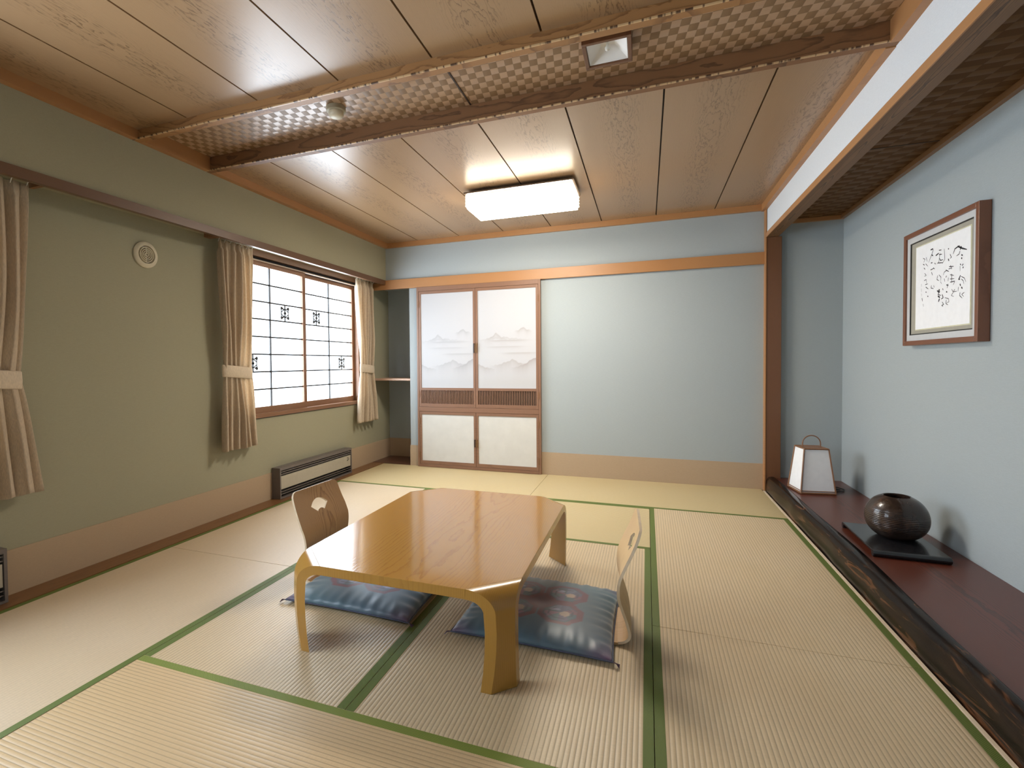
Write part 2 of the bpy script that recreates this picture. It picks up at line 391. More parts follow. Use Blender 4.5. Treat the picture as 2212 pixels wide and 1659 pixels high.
# ---------------------------------------------------------------- windows
def window(name, y0, y1, flakes):
    w_ = struct(MB().box(XL - .14, XL + .008, y0, y0 + .03, .735, 2.0).box(XL - .14, XL + .008, y1 - .03, y1, .735, 2.0)
                .box(XL - .14, XL + .018, y0 - .02, y1 + .02, .708, .742)
                .box(XL - .14, XL + .006, y0, y1, 2.035, 2.10).box(XL - .14, XL - .055, y0, y1, 2.02, 2.035).build(name, M_winw))
    tk = MB().box(XL - .02, XL + .004, y0 + .03, y1 - .03, 2.0, 2.008).build('track', plain(name + '_track', (.5, .38, .28), .4), w_)
    MB().box(XL - .06, XL - .025, y0 + .03, y1 - .03, 2.0, 2.035).build('track_groove', M_dark, w_)
    ym = (y0 + y1) / 2
    for k, (a, b, xs) in enumerate(((y0 + .03, ym + .025, XL - .012), (ym - .005, y1 - .03, XL - .045))):
        sh = MB().box(xs - .026, xs, a, b, .742, .795).box(xs - .026, xs, a, b, 1.962, 2.0)
        sh.box(xs - .026, xs, a, a + .042, .795, 1.962).box(xs - .026, xs, b - .042, b, .795, 1.962)
        so = sh.build('sash', M_winw, w_)
        g = MB(); c = (a + b) / 2
        for i in range(1, 8):
            z = 1.965 - i * .1465; g.box(xs - .018, xs - .010, a + .03, b - .03, z - .006, z + .006)
        g.box(xs - .020, xs - .008, c - .0065, c + .0065, .79, 1.965)
        g.build('lattice', M_iron, so)
        pn = MB().box(xs - .026, xs - .022, a + .03, b - .03, .79, 1.965); pn.build('pane', M_pane, so)
        for yy, zz in flakes[k]:
            q = MB(); X0, X1 = xs - .017, xs - .009
            q.box(X0, X1, yy - .006, yy + .006, zz - .073, zz + .073)
            for sy in (-1, 1):
                q.prism([(yy + sy * .012, zz + .035), (yy + sy * .045, zz + .058), (yy + sy * .058, zz + .045), (yy + sy * .05, zz + .025), (yy + sy * .038, zz + .030)], 'x', X0, X1)
                q.prism([(yy + sy * .012, zz - .035), (yy + sy * .045, zz - .058), (yy + sy * .058, zz - .045), (yy + sy * .05, zz - .025), (yy + sy * .038, zz - .030)], 'x', X0, X1)
                q.box(X0, X1, yy + sy * .045 - .003, yy + sy * .045 + .003, zz - .03, zz + .03)
                q.prism([(yy, zz + .045), (yy + sy * .048, zz + .012), (yy + sy * .048, zz + .004), (yy, zz + .034)], 'x', X0, X1)
                q.prism([(yy, zz - .045), (yy + sy * .048, zz - .012), (yy + sy * .048, zz - .004), (yy, zz - .034)], 'x', X0, X1)
                q.prism([(yy, zz + .018), (yy + sy * .018, zz), (yy, zz - .018), (yy - .001 * sy, zz)], 'x', X0, X1)
            q.build('snowflake_ornament', M_iron, so)
    return w_
pn_ = NT('window_pane'); tr_ = pn_.new('ShaderNodeBsdfTransparent'); tl_ = pn_.new('ShaderNodeBsdfTranslucent'); mx_ = pn_.new('ShaderNodeMixShader')
tl_.inputs[0].default_value = (.9, .93, .97, 1); mx_.inputs[0].default_value = .12
pn_.l.new(tr_.outputs[0], mx_.inputs[1]); pn_.l.new(tl_.outputs[0], mx_.inputs[2]); pn_.l.new(mx_.outputs[0], pn_.out.inputs[0]); M_pane = pn_.m
window('window_1', *W1, [[(3.694, 1.60), (3.289, 1.157)], [(4.20, 1.60), (4.631, 1.157)]])
window('window_2', *W2, [[(.23, 1.60)], [(.74, 1.60)]])

# ---------------------------------------------------------------- curtains
def fabric(name, c, trans=.35):
    n = NT(name); s = n.xyz()
    a = n.noise(n.comb(n.math('MULTIPLY', s[0], 300), n.math('MULTIPLY', s[1], 300), n.math('MULTIPLY', s[2], 60)), 1, 3)
    col = n.mix(n.ramp(a, [(.3, 0.), (.7, 1.)]), tuple(x * .85 for x in c), tuple(x * 1.1 for x in c))
    n.set(col=col, rough=.85, sheen=.2); n.bump(a, .2, .001)
    t = n.new('ShaderNodeBsdfTranslucent'); n.l.new(col, t.inputs[0]); m = n.new('ShaderNodeMixShader'); m.inputs[0].default_value = trans
    n.l.new(n.b.outputs[0], m.inputs[1]); n.l.new(t.outputs[0], m.inputs[2]); n.l.new(m.outputs[0], n.out.inputs[0]); return n.m
M_curt = fabric('beige_curtain_cloth', (.72, .60, .45)); M_tie = fabric('beige_tie_cloth', (.72, .60, .45), .1)
def curtain(label, top, tie, bot, folds, seed, xc=-2.90, ztop=2.058, ztie=1.09, zbot=.505):
    rnd = random.Random(seed); ph = [rnd.uniform(-.4, .4) for _ in range(folds + 2)]
    yc = (top[0] + top[1]) / 2; t = thing('curtain', label, 'curtain', (xc, yc, zbot))
    NZ, NS = 60, folds * 12; P = []
    for i in range(NZ + 1):
        z = ztop + (zbot - ztop) * i / NZ
        if z > ztie: q = (ztop - z) / (ztop - ztie); e = q ** 2.2; y0 = top[0] + (tie[0] - top[0]) * e; y1 = top[1] + (tie[1] - top[1]) * e
        else: q = (ztie - z) / (ztie - zbot); e = q ** .8; y0 = tie[0] + (bot[0] - tie[0]) * e; y1 = tie[1] + (bot[1] - tie[1]) * e
        d = abs(z - ztie); am = .034 * min(1, .38 + d * 1.9); row = []
        if i < 3: am *= .6
        for j in range(NS + 1):
            s = j / NS; k = s * folds; fi = int(min(k, folds - 1))
            wob = .35 * math.sin(3 * z + seed + fi * 1.3) * min(1, d * 2)
            x = am * math.sin(2 * PI * k + wob) * (1 + .3 * math.sin(fi * 2.1 + seed)) + .008 * math.sin(5 * z + 9 * s)
            yy = y0 + (y1 - y0) * (s + .018 * math.sin(4 * PI * k + seed + wob) / max(1, folds / 5))
            row.append((x, yy - yc, z - zbot + (.006 * math.sin(2 * PI * k) if i == NZ else 0)))
        P.append(row)
    o = MB().grid(P).build('curtain_cloth', M_curt, t, smooth=True, angle=180)
    m = o.modifiers.new('thick', 'SOLIDIFY'); m.thickness = .0025
    # tie-back
    h = (tie[1] - tie[0]) / 2 + .012; c = (tie[0] + tie[1]) / 2 - yc; q = []
    for zz, off in ((-.045, 0.), (-.04, .004), (0, .006), (.04, .004), (.045, 0.)):
        q.append([((.030 + off) * math.sin(a) * (1 if abs(math.sin(a)) > .0 else 1), c + (h + off) * math.cos(a), ztie - zbot + zz + .012 * math.cos(a) * -1) for a in [2 * PI * k / 40 for k in range(41)]])
    o = MB().grid(q).build('tie_back', M_tie, t, smooth=True, angle=60)
    m = o.modifiers.new('thick', 'SOLIDIFY'); m.thickness = .004
    for j in range(folds + 1): yy = top[0] + (top[1] - top[0]) * j / folds - yc; MB().tube([(0, yy, ztop - zbot - .015), (.012, yy, ztop - zbot + .006), (.03, yy, ztop - zbot + .008)], .002, 6).build('hook', M_white, t)
    return t
curtain('beige tied-back curtain at left edge of photo, beside bare wall', (1.22, 1.635), (1.24, 1.575), (1.16, 1.672), 6, 1)
curtain('beige tied-back curtain on the left side of bright window', (2.852, 3.185), (2.885, 3.150), (2.850, 3.225), 6, 2)
curtain('beige tied-back curtain right of bright window, one fold lit white', (4.72, 5.07), (4.80, 5.06), (4.71, 5.15), 6, 3)
def rail(y0, y1, label):
    t = thing('curtain_rail', label, 'curtain rail', (-2.84, (y0 + y1) / 2, 2.064)); h = (y1 - y0) / 2
    MB().box(-.012, .022, -h, h, 0., .018).build('track', M_white, t, bevel=.002)
    for a, b in ((-h - .05, -h - .0005), (h + .0005, h + .02)): MB().box(-.085, .016, a, b, -.014, .018).build('end_block', M_beam, t)
rail(2.80, 5.08, 'white metal curtain rail above the bright window')
rail(-.6, 1.66, 'curtain rail at left edge of photo above the first curtain')

# ---------------------------------------------------------------- wall vent, heaters
t = thing('wall_vent', 'round cream plastic vent grille on the left wall', 'vent', (XL, 2.336, 1.85))
MB().lathe([(.083, 0), (.083, .008), (.075, .016), (.058, .018), (.054, .010), (.054, 0)], n=48, axis='x').build('flange', M_cream, t, smooth=True)
MB().lathe([(.054, .001), (.054, .004), (.001, .004)], n=32, axis='x').build('backing', M_creamd, t)
q = MB()
for r in (.045, .034, .023, .012):
    q.lathe([(r - .0035, .004), (r - .003, .016), (r + .001, .018), (r + .003, .016), (r + .004, .004)], n=40, axis='x')
q.box(.004, .012, -.05, .05, -.003, .003).box(.004, .012, -.003, .003, -.05, .05)
q.build('louvre_rings', M_cream, t, smooth=True)
def heater(y0, y1, label):
    h = (y1 - y0) / 2; t = thing('wall_heater', label, 'heater', (XL + .006, (y0 + y1) / 2, .006)); D = .085; Z = .262
    q = MB().box(0, D, -h, -h + .014, 0, Z).box(0, D, h - .014, h, 0, Z).box(0, D, -h + .014, h - .014, Z - .022, Z).box(0, D, -h + .014, h - .014, 0, .012).box(0, .006, -h + .014, h - .014, .012, Z - .022)
    q.build('casing', M_hmetal, t)
    MB().box(D - .022, D - .004, -h + .018, h - .018, .078, .190).build('front_panel', M_hface, t, bevel=.002)
    q = MB()
    for z in (.030, .052): q.prism([(D - .035, z - .004), (D - .006, z + .004), (D - .006, z + .010), (D - .035, z + .002)], 'y', -h + .014, h - .014)
    for z in (.205, .226): q.prism([(D - .035, z + .004), (D - .006, z - .004), (D - .006, z + .002), (D - .035, z + .010)], 'y', -h + .014, h - .014)
    q.build('louvre', plain('grey_louvre', (.16, .14, .13), .3), t)
    q = MB()
    for a, b2 in ((h - .07, .165), (h - .06, .150), (h - .075, .140)): q.box(D - .004, D - .002, a - .010, a + .010, b2, b2 + .005)
    q.build('control_mark', M_iron, t)
    MB().box(.008, .05, -h + .014, h - .014, .06, .2).build('heat_core', M_dark, t)
heater(3.455, 4.57, 'low brown and beige wall heater below the bright window')
heater(.55, 1.50, 'low wall heater cut off by left edge of photo')

# ---------------------------------------------------------------- closet
Y = 5.118; CX0, CX1 = -2.375, -1.0
t = thing('closet', 'built-in closet with four brown framed paper doors, landscape painted on upper two', 'closet', (0, 0, .002))
q = MB().box(CX0, CX0 + .022, Y - .006, YB, 0, 1.983).box(CX1 - .022, CX1, Y - .006, YB, 0, 1.983).box(CX0 + .022, CX1 - .022, Y - .006, YB, 1.935, 1.983)
q.box(CX0 + .022, CX1 - .022, Y - .006, YB, 0, .030).box(CX0 + .022, CX1 - .022, Y - .006, YB, .612, .662)
q.build('door_frame', M_framez, t, bevel=.0015)
xm = -1.695
def mtn_color(u, z, tint):
    """ink-wash landscape: peaks that dissolve downward into mist"""
    base = [.49, .495, .515]; al = 0.; r = 0.
    hills = [(.20, 1.452, .085, .07, .045, .40), (.49, 1.505, .05, .035, .03, .50), (.255, 1.415, .16, .03, .02, .35), (.37, 1.178, .13, .07, .06, .38),
             (.62, 1.20, .155, .12, .055, .6), (-.02, 1.135, .13, .06, .04, .45)]
    for cx, top, wd, hh, fade, st in hills:
        d = (u - cx) / wd
        rg = top - hh * (1 - math.exp(-abs(d) ** 1.25 * 1.2)) + .006 * math.sin(u * 60 + cx * 9) * math.exp(-d * d) + .003 * math.sin(u * 140)
        env = math.exp(-(d / 1.5) ** 4)
        if z < rg: al = max(al, st * env * math.exp(-(rg - z) / fade) * min(1, (rg - z) / .006))
    for cx, zz, wd, th, st in [(.32, 1.375, .22, .006, .45), (.30, 1.31, .2, .006, .30), (.45, 1.243, .17, .006, .38)]:
        dz = zz - z; e = math.exp(-((u - cx) / wd) ** 4)
        if dz > -.004: al = max(al, st * e * math.exp(-max(0, dz) / .014) * min(1, (dz + .004) / .004))
    band = .07 * math.exp(-((z - .93) / .05) ** 2)
    ink = (.22, .145, .115) if tint else (.22, .20, .215)
    c = [b_c * (1 - al) + i_c * al for b_c, i_c in zip(base, ink)]
    return [x * (1 - band * k) for x, k in zip(c, (.35, .5, .75) if tint else (.5, .45, .3))]
def colour_mat(name, rough=.75):
    n = NT(name); a = n.new('ShaderNodeAttribute', attribute_name='paint'); o2 = n.xyz()
    f = n.noise(n.comb(n.math('MULTIPLY', o2[0], 20), 0., n.math('MULTIPLY', o2[2], 60)), 3, 2)
    n.set(col=n.mix(n.math('MULTIPLY', f, .08), a.outputs['Color'], (.5, .5, .5)), rough=rough, spec=.2); return n.m
M_paint = colour_mat('painted_paper')
def door(x0, x1, upper, left):
    z0, z1 = (.664, 1.933) if upper else (.032, .610); st = .024
    d = MB().box(x0, x0 + st, Y - .003, Y + .022, z0, z1).box(x1 - st, x1, Y - .003, Y + .022, z0, z1)
    d.box(x0 + st, x1 - st, Y - .003, Y + .022, z1 - .030, z1).box(x0 + st, x1 - st, Y - .003, Y + .022, z0, z0 + .036)
    if upper: d.box(x0 + st, x1 - st, Y - .003, Y + .022, .846, .874)
    o = d.build('door', M_frame, t, bevel=.001)
    a, b = x0 + st, x1 - st; pz0, pz1 = (.874, z1 - .030) if upper else (z0 + .036, z1 - .030)
    if upper:
        NX, NZ = 110, 200; P = [[(a + (b - a) * i / NX, Y + .004, pz0 + (pz1 - pz0) * j / NZ) for i in range(NX + 1)] for j in range(NZ + 1)]
        p = MB().grid(P).build('painted_panel', M_paint, o)
        at = p.data.color_attributes.new('paint', 'FLOAT_COLOR', 'POINT')
        for k, v in enumerate(p.data.vertices): at.data[k].color = (*mtn_color(v.co.x - a, v.co.z, not left), 1)
        MB().box(a, b, Y + .005, Y + .02, pz0, pz1).build('panel_backing', M_fpaper, o)
        q = MB(); n_ = 34
        for i in range(n_): x = a + .004 + (b - a - .008) * (i + .5) / n_; q.box(x - .0042, x + .0042, Y + .003, Y + .012, .700, .846)
        q.build('slats', M_framez, o)
        MB().box(a, b, Y + .013, Y + .02, .700, .846).build('slat_backing', M_dark, o)
    else:
        MB().box(a, b, Y + .004, Y + .02, pz0, pz1).build('paper_panel', M_fpaper, o)
    hx = x1 - .012 if left else x0 + .012
    zh = 1.30 if upper else .285
    q = MB()
    if upper: q.lathe([(.006, 0), (.006, .008), (.003, .012)], (hx, Y - .015, zh + .045), 12, 'y').lathe([(.006, 0), (.006, .008), (.003, .012)], (hx, Y - .015, zh - .045), 12, 'y').box(hx - .004, hx + .004, Y - .018, Y - .010, zh - .045, zh + .045)
    else: q.box(hx - .004, hx + .004, Y - .016, Y - .010, zh - .04, zh + .04).box(hx - .004, hx + .004, Y - .012, Y - .003, zh + .028, zh + .04).box(hx - .004, hx + .004, Y - .012, Y - .003, zh - .04, zh - .028)
    ho = q.build('handle', M_iron if left else M_brass, o)
    hy = x0 - .001 if left else x1 + .001
    for zz in ((z1 - .14, z0 + .14) if upper else (z1 - .10, z0 + .10)):
        MB().box(hy - .006, hy + .006, Y - .010, Y - .0035, zz - .035, zz + .035).build('hinge', M_beam, o)
for up in (True, False):
    door(CX0 + .024, xm - .0015, up, True); door(xm + .0015, CX1 - .024, up, False)
# pale shelf in the recess
o = MB().box(XL + .001, -2.4805, YB + .005, 5.583, .952, .976).build('shelf', wood('pinkish_shelf_wood', (.55, .36, .26), (.45, .27, .18), 'x', 'y', 5.3, None, 100, 4, .5, .4), bevel=.003)
tag(o, 'narrow wooden shelf across the dark recess beside closet', 'shelf')

# ---------------------------------------------------------------- alcove platform with its polished log step
t = thing('alcove_platform', 'raised red-brown lacquered alcove board with a black polished log front edge', 'alcove platform', (0, 0, 0))
MB().box(1.03, XT - .001, YF + .01, YB - .001, -.02, .115).build('board', M_platform, t)
n = NT('burled_black_log'); s = n.xyz()
f1 = n.noise(n.comb(n.math('MULTIPLY', s[0], 8), n.math('MULTIPLY', s[1], 1.6), n.math('MULTIPLY', s[2], 14)), 1.5, 4, .6, 1.2)
n.set(col=n.ramp(f1, [(.40, (.010, .007, .006)), (.56, (.022, .012, .007)), (.64, (.12, .05, .022)), (.72, (.03, .015, .008))]), rough=.2, spec=.1)
n.bump(f1, .25, .006); M_log = n.m
R_ = []; NY = 160; prof = [(0.0, -.028), (-.004, .02), (-.002, .06), (.002, .095), (.010, .115), (.024, .126), (.040, .1285), (.058, .1285), (.074, .1265), (.078, .116)]
for i in range(NY + 1):
    y = YF + .01 + (5.089 - YF - .01) * i / NY
    wv = .007 * math.sin(y * 2.1 + .5) + .005 * math.sin(y * 5.3) + .003 * math.sin(y * 11)
    wi = .010 * math.sin(y * 1.7 + 2) + .005 * math.sin(y * 4.1 + 1)
    R_.append([(.9735 + px + (abs(wv) if 1 <= k <= 4 else 0) * .6 + (wi if k >= 8 else 0), y, pz) for k, (px, pz) in enumerate(prof)])
MB().grid(R_).build('log_edge', M_log, t, smooth=True, angle=80)
# ---------------------------------------------------------------- low table
HX, HY, HT, TT, TL = .4675, .6575, .352, .036, .026
t = thing('low_table', 'low honey-brown lacquered table with bent corner legs on tatami', 'table', (-.8925, 2.3025, .0012), 0)
D0, RO = .118, .078
cut = D0 * math.sqrt(2); ch = .0015
def outline(k):   # chamfered rectangle, inset k
    hx, hy = HX - k, HY - k; c = cut - k * .6
    return [(-hx + c, -hy), (hx - c, -hy), (hx, -hy + c), (hx, hy - c), (hx - c, hy), (-hx + c, hy), (-hx, hy - c), (-hx, -hy + c)]
rings = [(outline(.0015), HT), (outline(0), HT - .0015), (outline(0), HT - TT + .0015), (outline(.0015), HT - TT)]
vs = [(x, y, z) for o_, z in rings for x, y in o_]
fs = [tuple(range(8)), tuple(24 + i for i in range(8))[::-1]] + [(r * 8 + i, r * 8 + (i + 1) % 8, (r + 1) * 8 + (i + 1) % 8, (r + 1) * 8 + i) for r in range(3) for i in range(8)]
q = MB().add(vs, fs[:1]); q.k = 1; q.f += fs[1:]; q.mi += [1] * len(fs[1:]); q.build('tabletop', [M_table, M_leg], t)
r2 = math.sqrt(.5)
for sx in (-1, 1):
    for sy in (-1, 1):
        n_ = Vector((sx * r2, sy * r2, 0)); tt = Vector((-sy * r2, sx * r2, 0)) * (sx * sy); C0 = Vector((sx * HX, sy * HY, 0))
        rows = []; th_e = math.radians(84); N = 12
        for i in range(N + 1):
            th = th_e * i / N; tk = TT + (TL + .004 - TT) * i / N
            do = D0 - RO * math.sin(th); zo = HT - RO * (1 - math.cos(th))
            di = do + tk * math.sin(th); zi = zo - tk * math.cos(th); rows.append((do, zo, di, zi))
        do, zo, di, zi = rows[-1]
        for q, d1 in ((.25, .038), (.5, .040), (.75, .045), (1., .053)):
            z1 = zo * (1 - q); rows.append((d1, z1, d1 + (TL + .004) * (1 - q) + TL * q, (zi) * (1 - q)))
        vs = []
        for do, zo, di, zi in rows:
            vs += [C0 - n_ * do + tt * (do - ch) + Vector((0, 0, zo)), C0 - n_ * do - tt * (do - ch) + Vector((0, 0, zo)),
                   C0 - n_ * di - tt * di + Vector((0, 0, zi)), C0 - n_ * di + tt * di + Vector((0, 0, zi))]
        m_ = len(rows)
        fs = [(i * 4 + k, i * 4 + (k + 1) % 4, (i + 1) * 4 + (k + 1) % 4, (i + 1) * 4 + k) for i in range(m_ - 1) for k in range(4)] + [(0, 1, 2, 3), tuple((m_ - 1) * 4 + k for k in range(4))]
        MB().add(vs, fs).build('leg', M_leg, t, smooth=True, angle=35)

# ---------------------------------------------------------------- legless chairs
def zaisu(label, loc, rz, M_front):
    """local +x points from the sitter's back to the table"""
    t = thing('legless_chair', label, 'legless chair', loc, rz, 'bentwood floor chairs at the table')
    pf = [(.035, .012), (.008, .020), (-.012, .045), (-.004, .10), (.012, .16), (.022, .21), (.018, .27), (-.004, .33), (-.031, .39), (-.050, .44), (-.060, .478)]
    # smooth the profile
    def cr(P, n):
        out = []
        for i in range(len(P) - 1):
            p0, p1, p2, p3 = P[max(i - 1, 0)], P[i], P[i + 1], P[min(i + 2, len(P) - 1)]
            for k in range(n):
                u = k / n
                out.append(tuple(.5 * (2 * p1[j] + (p2[j] - p0[j]) * u + (2 * p0[j] - 5 * p1[j] + 4 * p2[j] - p3[j]) * u * u + (-p0[j] + 3 * p1[j] - 3 * p2[j] + p3[j]) * u ** 3) for j in (0, 1)))
        return out + [P[-1]]
    pr_ = cr(pf, 8); L = [0]
    for a, b in zip(pr_, pr_[1:]): L.append(L[-1] + math.dist(a, b))
    tot = L[-1]
    def at(l):
        l = max(0, min(tot, l))
        for i in range(len(L) - 1):
            if l <= L[i + 1] + 1e-9:
                u = (l - L[i]) / max(1e-9, L[i + 1] - L[i]); a, b = pr_[i], pr_[i + 1]
                d = Vector((b[0] - a[0], 0, b[1] - a[1])).normalized()
                return Vector((a[0] + (b[0] - a[0]) * u, 0, a[1] + (b[1] - a[1]) * u)), Vector((d.z, 0, -d.x))
    # outline in (y, l): half widths
    def hw(l):
        s = l / tot
        w_ = .150 + .046 * min(1, max(0, (s - .12) / .5)) ** 1.2 - .012 * max(0, (s - .72) / .28)
        top = tot - l
        if top < .032: w_ -= .032 - math.sqrt(max(0, .032 ** 2 - (.032 - top) ** 2))
        return w_
    # fan-shaped hole
    fc_l = tot - .165; fan = []
    for k in range(13): a = math.radians(40 + 100 * k / 12); fan.append((.090 * math.cos(a), fc_l + .090 * math.sin(a) + .004 * abs(math.sin(6 * k))))
    for k in range(7): a = math.radians(140 - 100 * k / 6); fan.append((.036 * math.cos(a), fc_l + .036 * math.sin(a)))
    # dense column grid; the hole is cut by triangulating outline + hole
    bm = bmesh.new(); NL = 80
    ol = []
    for i in range(NL + 1): l = tot * (1 - (1 - i / NL) ** 1.25); ol.append((hw(l), l))
    outer = [(-w_, l) for w_, l in ol][::-1] + [(w_, l) for w_, l in ol]
    def ring(pts):
        vv = [bm.verts.new((p[0], p[1], 0)) for p in pts]
        return [bm.edges.new((vv[i], vv[(i + 1) % len(vv)])) for i in range(len(vv))]
    dedup = []
    for p in outer:
        if not dedup or math.dist(p, dedup[-1]) > 1e-4: dedup.append(p)
    ed = ring(dedup) + ring(fan)
    bmesh.ops.triangle_fill(bm, edges=ed, use_beauty=True, use_dissolve=False)
    bmesh.ops.subdivide_edges(bm, edges=[e for e in bm.edges if not e.is_boundary and e.calc_length() > .03], cuts=3, use_grid_fill=True)
    # slice across so that the sheet can bend
    for i in range(1, 40):
        l = tot * i / 40; bmesh.ops.bisect_plane(bm, geom=bm.verts[:] + bm.edges[:] + bm.faces[:], plane_co=(0, l, 0), plane_no=(0, 1, 0))
    bmesh.ops.remove_doubles(bm, verts=bm.verts, dist=.0004)
    bm.verts.ensure_lookup_table(); bm.faces.ensure_lookup_table()
    TH = .011
    def pos(y, l, off):
        p, nn = at(l); bow = -.35 * y * y * min(1, l / .2) + .0
        return Vector((p.x, y, p.z)) + nn * off + Vector((-bow, 0, 0))
    base = [(v.co.x, v.co.y) for v in bm.verts]; nf = [[v.index for v in f.verts] for f in bm.faces]
    bd = [(e.verts[0].index, e.verts[1].index) for e in bm.edges if e.is_boundary]
    bm.verts.index_update(); q = MB(); N = len(base)
    fr = [pos(y, l, TH / 2) for y, l in base]; bk = [pos(y, l, -TH / 2) for y, l in base]
    q.k = 0; q.add(fr + bk, nf)
    b0 = 0
    q.k = 1
    for f in nf: q.f.append(tuple(N + i for i in f[::-1])); q.mi.append(1)
    for a, b in bd: q.f.append((a, b, N + b, N + a)); q.mi.append(2)
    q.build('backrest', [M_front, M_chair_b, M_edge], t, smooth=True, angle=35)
    sh = []
    for k in range(9): a = -PI / 2 + PI * k / 8; sh.append((.345 + .05 * math.cos(a), .15 * math.sin(a) + (.0)))
    q = MB().prism([(.033, -.150), (.345, -.175), (.375, -.165), (.39, -.13), (.39, .13), (.375, .165), (.345, .175), (.033, .150)], 'z', .003, .015)
    q.build('seat', M_chair_f, t, bevel=.002)
    return t
zaisu('pale bentwood floor chair right of the table, seen almost edge-on', (-.080, 2.26, 0), PI + math.radians(3), M_chair_f)
zaisu('bentwood floor chair left of the table, shade-darkened front with fan-shaped hole', (-1.655, 2.315, 0), math.radians(-3), wood('shaded_bentwood', (.38, .22, .10), (.19, .095, .04), 'z', 'y', .04, None, 450, 5, .75, .3, 1.6, 6.))  # front wood darkened to carry the shade of facing away from the window

# ---------------------------------------------------------------- floor cushions
def cushion(label, cx, cy, rz, seed, lx=.325, ly=.305):
    t = thing('floor_cushion', label, 'floor cushion', (cx, cy, .0), rz, 'patterned floor cushions')
    rnd = random.Random(seed); N = 90; top = []; bot = []
    wr = [(rnd.uniform(0, 2 * PI), rnd.choice((23, 29, 37, 43))) for _ in range(4)]
    z0 = .017
    def pt(u, v, sg):
        e = (1 - abs(u) ** 3.2) * (1 - abs(v) ** 3.2); e = max(0, e)
        pinch = 1 - .035 * (1 - (1 - u * u) * .0) * ((1 - abs(u)) if abs(v) > abs(u) else (1 - abs(v)))
        x = u * lx * (1 - .03 * (1 - v * v)); y = v * ly * (1 - .03 * (1 - u * u))
        edge = math.exp(-((1 - max(abs(u), abs(v))) / .22) ** 2)
        along = u if abs(v) > abs(u) else v; k = 0 if abs(v) > abs(u) else 2
        w_ = edge * (.5 * math.sin(along * wr[k][1] + wr[k][0]) + .5 * math.sin(along * wr[k + 1][1] + wr[k + 1][0]))
        h = (.052 if sg > 0 else .014) * e ** .42
        dim = .010 * math.exp(-((u * u + v * v) / .05)) if sg > 0 else 0
        return (x, y, z0 + sg * (h + (.0065 * w_ * e ** .3)) - dim)
    for sg in (1, -1):
        P = [[pt(-1 + 2 * i / N, -1 + 2 * j / N, sg) for j in range(N + 1)] for i in range(N + 1)]
        (top if sg > 0 else bot).append(P)
    q = MB().grid(top[0]).grid(bot[0]); o = q.build('cover', M_cush, t, smooth=True, angle=180)
    bm = bmesh.new(); bm.from_mesh(o.data); bmesh.ops.remove_doubles(bm, verts=bm.verts, dist=.0002); bmesh.ops.recalc_face_normals(bm, faces=bm.faces); bm.to_mesh(o.data); bm.free()
    at = o.data.color_attributes.new('paint', 'FLOAT_COLOR', 'POINT')
    for k, v in enumerate(o.data.vertices): at.data[k].color = (*cush_col(v.co.x, v.co.y), 1)
    path = []
    for i in range(N): path.append(pt(-1 + 2 * i / N, -1, 0))
    for i in range(N): path.append(pt(1, -1 + 2 * i / N, 0))
    for i in range(N): path.append(pt(1 - 2 * i / N, 1, 0))
    for i in range(N): path.append(pt(-1, 1 - 2 * i / N, 0))
    MB().tube(path, .0032, 6, closed=True).build('piping', plain('slate_piping', (.07, .08, .13), .7), t, smooth=True)
    for sx in (-1, 1):
        for sy in (-1, 1):
            q = MB()
            for k in range(5): q.tube([(sx * lx * .995, sy * ly * .995, z0), (sx * (lx + .012) , sy * (ly + .003 * (k - 1)), z0 - .004 + .002 * k), (sx * (lx + .024), sy * (ly + .006 * (k - 2)), .006)], .0016, 5)
            q.build('corner_tassel', plain('plum_thread', (.10, .06, .10), .8), t)
def octd(x, y): a, b = abs(x), abs(y); return max(a, b, (a + b) * r2)
def cush_col(x, y):
    teal = Vector((.075, .165, .215)); slate = Vector((.095, .135, .175)); plum = Vector((.16, .07, .15))
    r = max(abs(x) / .325, abs(y) / .305); g = .5 + .5 * math.sin(5 * x + 3) * math.cos(6 * y + 1)
    c = slate.lerp(teal, g); cr_ = max(0, min(1, (abs(x) / .325 + abs(y) / .305 - 1.55) / .4)); c = c.lerp(plum, cr_ * .8)
    if octd(x, y) < .205 and not octd(x, y) < .0: pass
    mcol = Vector((.14, .022, .045))
    if max(abs(x), abs(y)) < .075: c = c.lerp(mcol, .85)
    for sx in (-1, 1):
        for sy in (-1, 1):
            dx, dy = x - sx * .098, y - sy * .090; d = octd(dx, dy)
            if d < .094:
                a = math.atan2(dy, dx)
                if d > .070: c = mcol.copy()
                elif d > .064: c = Vector((.05, .07, .10))
                else:
                    sec = int((a + PI) / (2 * PI) * 8) % 8
                    pal = [(.15, .17, .27), (.06, .11, .13), (.28, .13, .19), (.09, .15, .17), (.12, .09, .17), (.06, .12, .15), (.20, .07, .10), (.10, .10, .18)]
                    c = Vector(pal[(sec + (sx + 1) + (sy + 1) // 2) % 8])
                    if math.hypot(dx - .02, dy + .008) < .021: c = Vector((.48, .34, .26))
                    if math.hypot(dx + .028, (dy - .025) * 2) < .022: c = Vector((.34, .32, .48))
                    if .046 < d < .050: c = Vector((.05, .04, .07))
    return tuple(c)
n = NT('patterned_cushion_satin'); a = n.new('ShaderNodeAttribute', attribute_name='paint'); s = n.xyz()
f = n.noise(n.comb(s[0], s[1], s[2]), 14, 3)
n.set(col=n.mix(n.ramp(f, [(.35, 0.), (.7, .25)]), a.outputs['Color'], (.10, .14, .20)), rough=.42, sheen=.5)
n.bump(n.noise(n.comb(s[0], s[1], s[2]), 700, 1), .15, .0006); M_cush = n.m
cushion('blue-grey floor cushion with medallions, right of the table', -.443, 2.262, math.radians(0), 4)
cushion('blue-grey floor cushion with medallions, mostly under the table on the left', -1.292, 2.262, PI, 5)

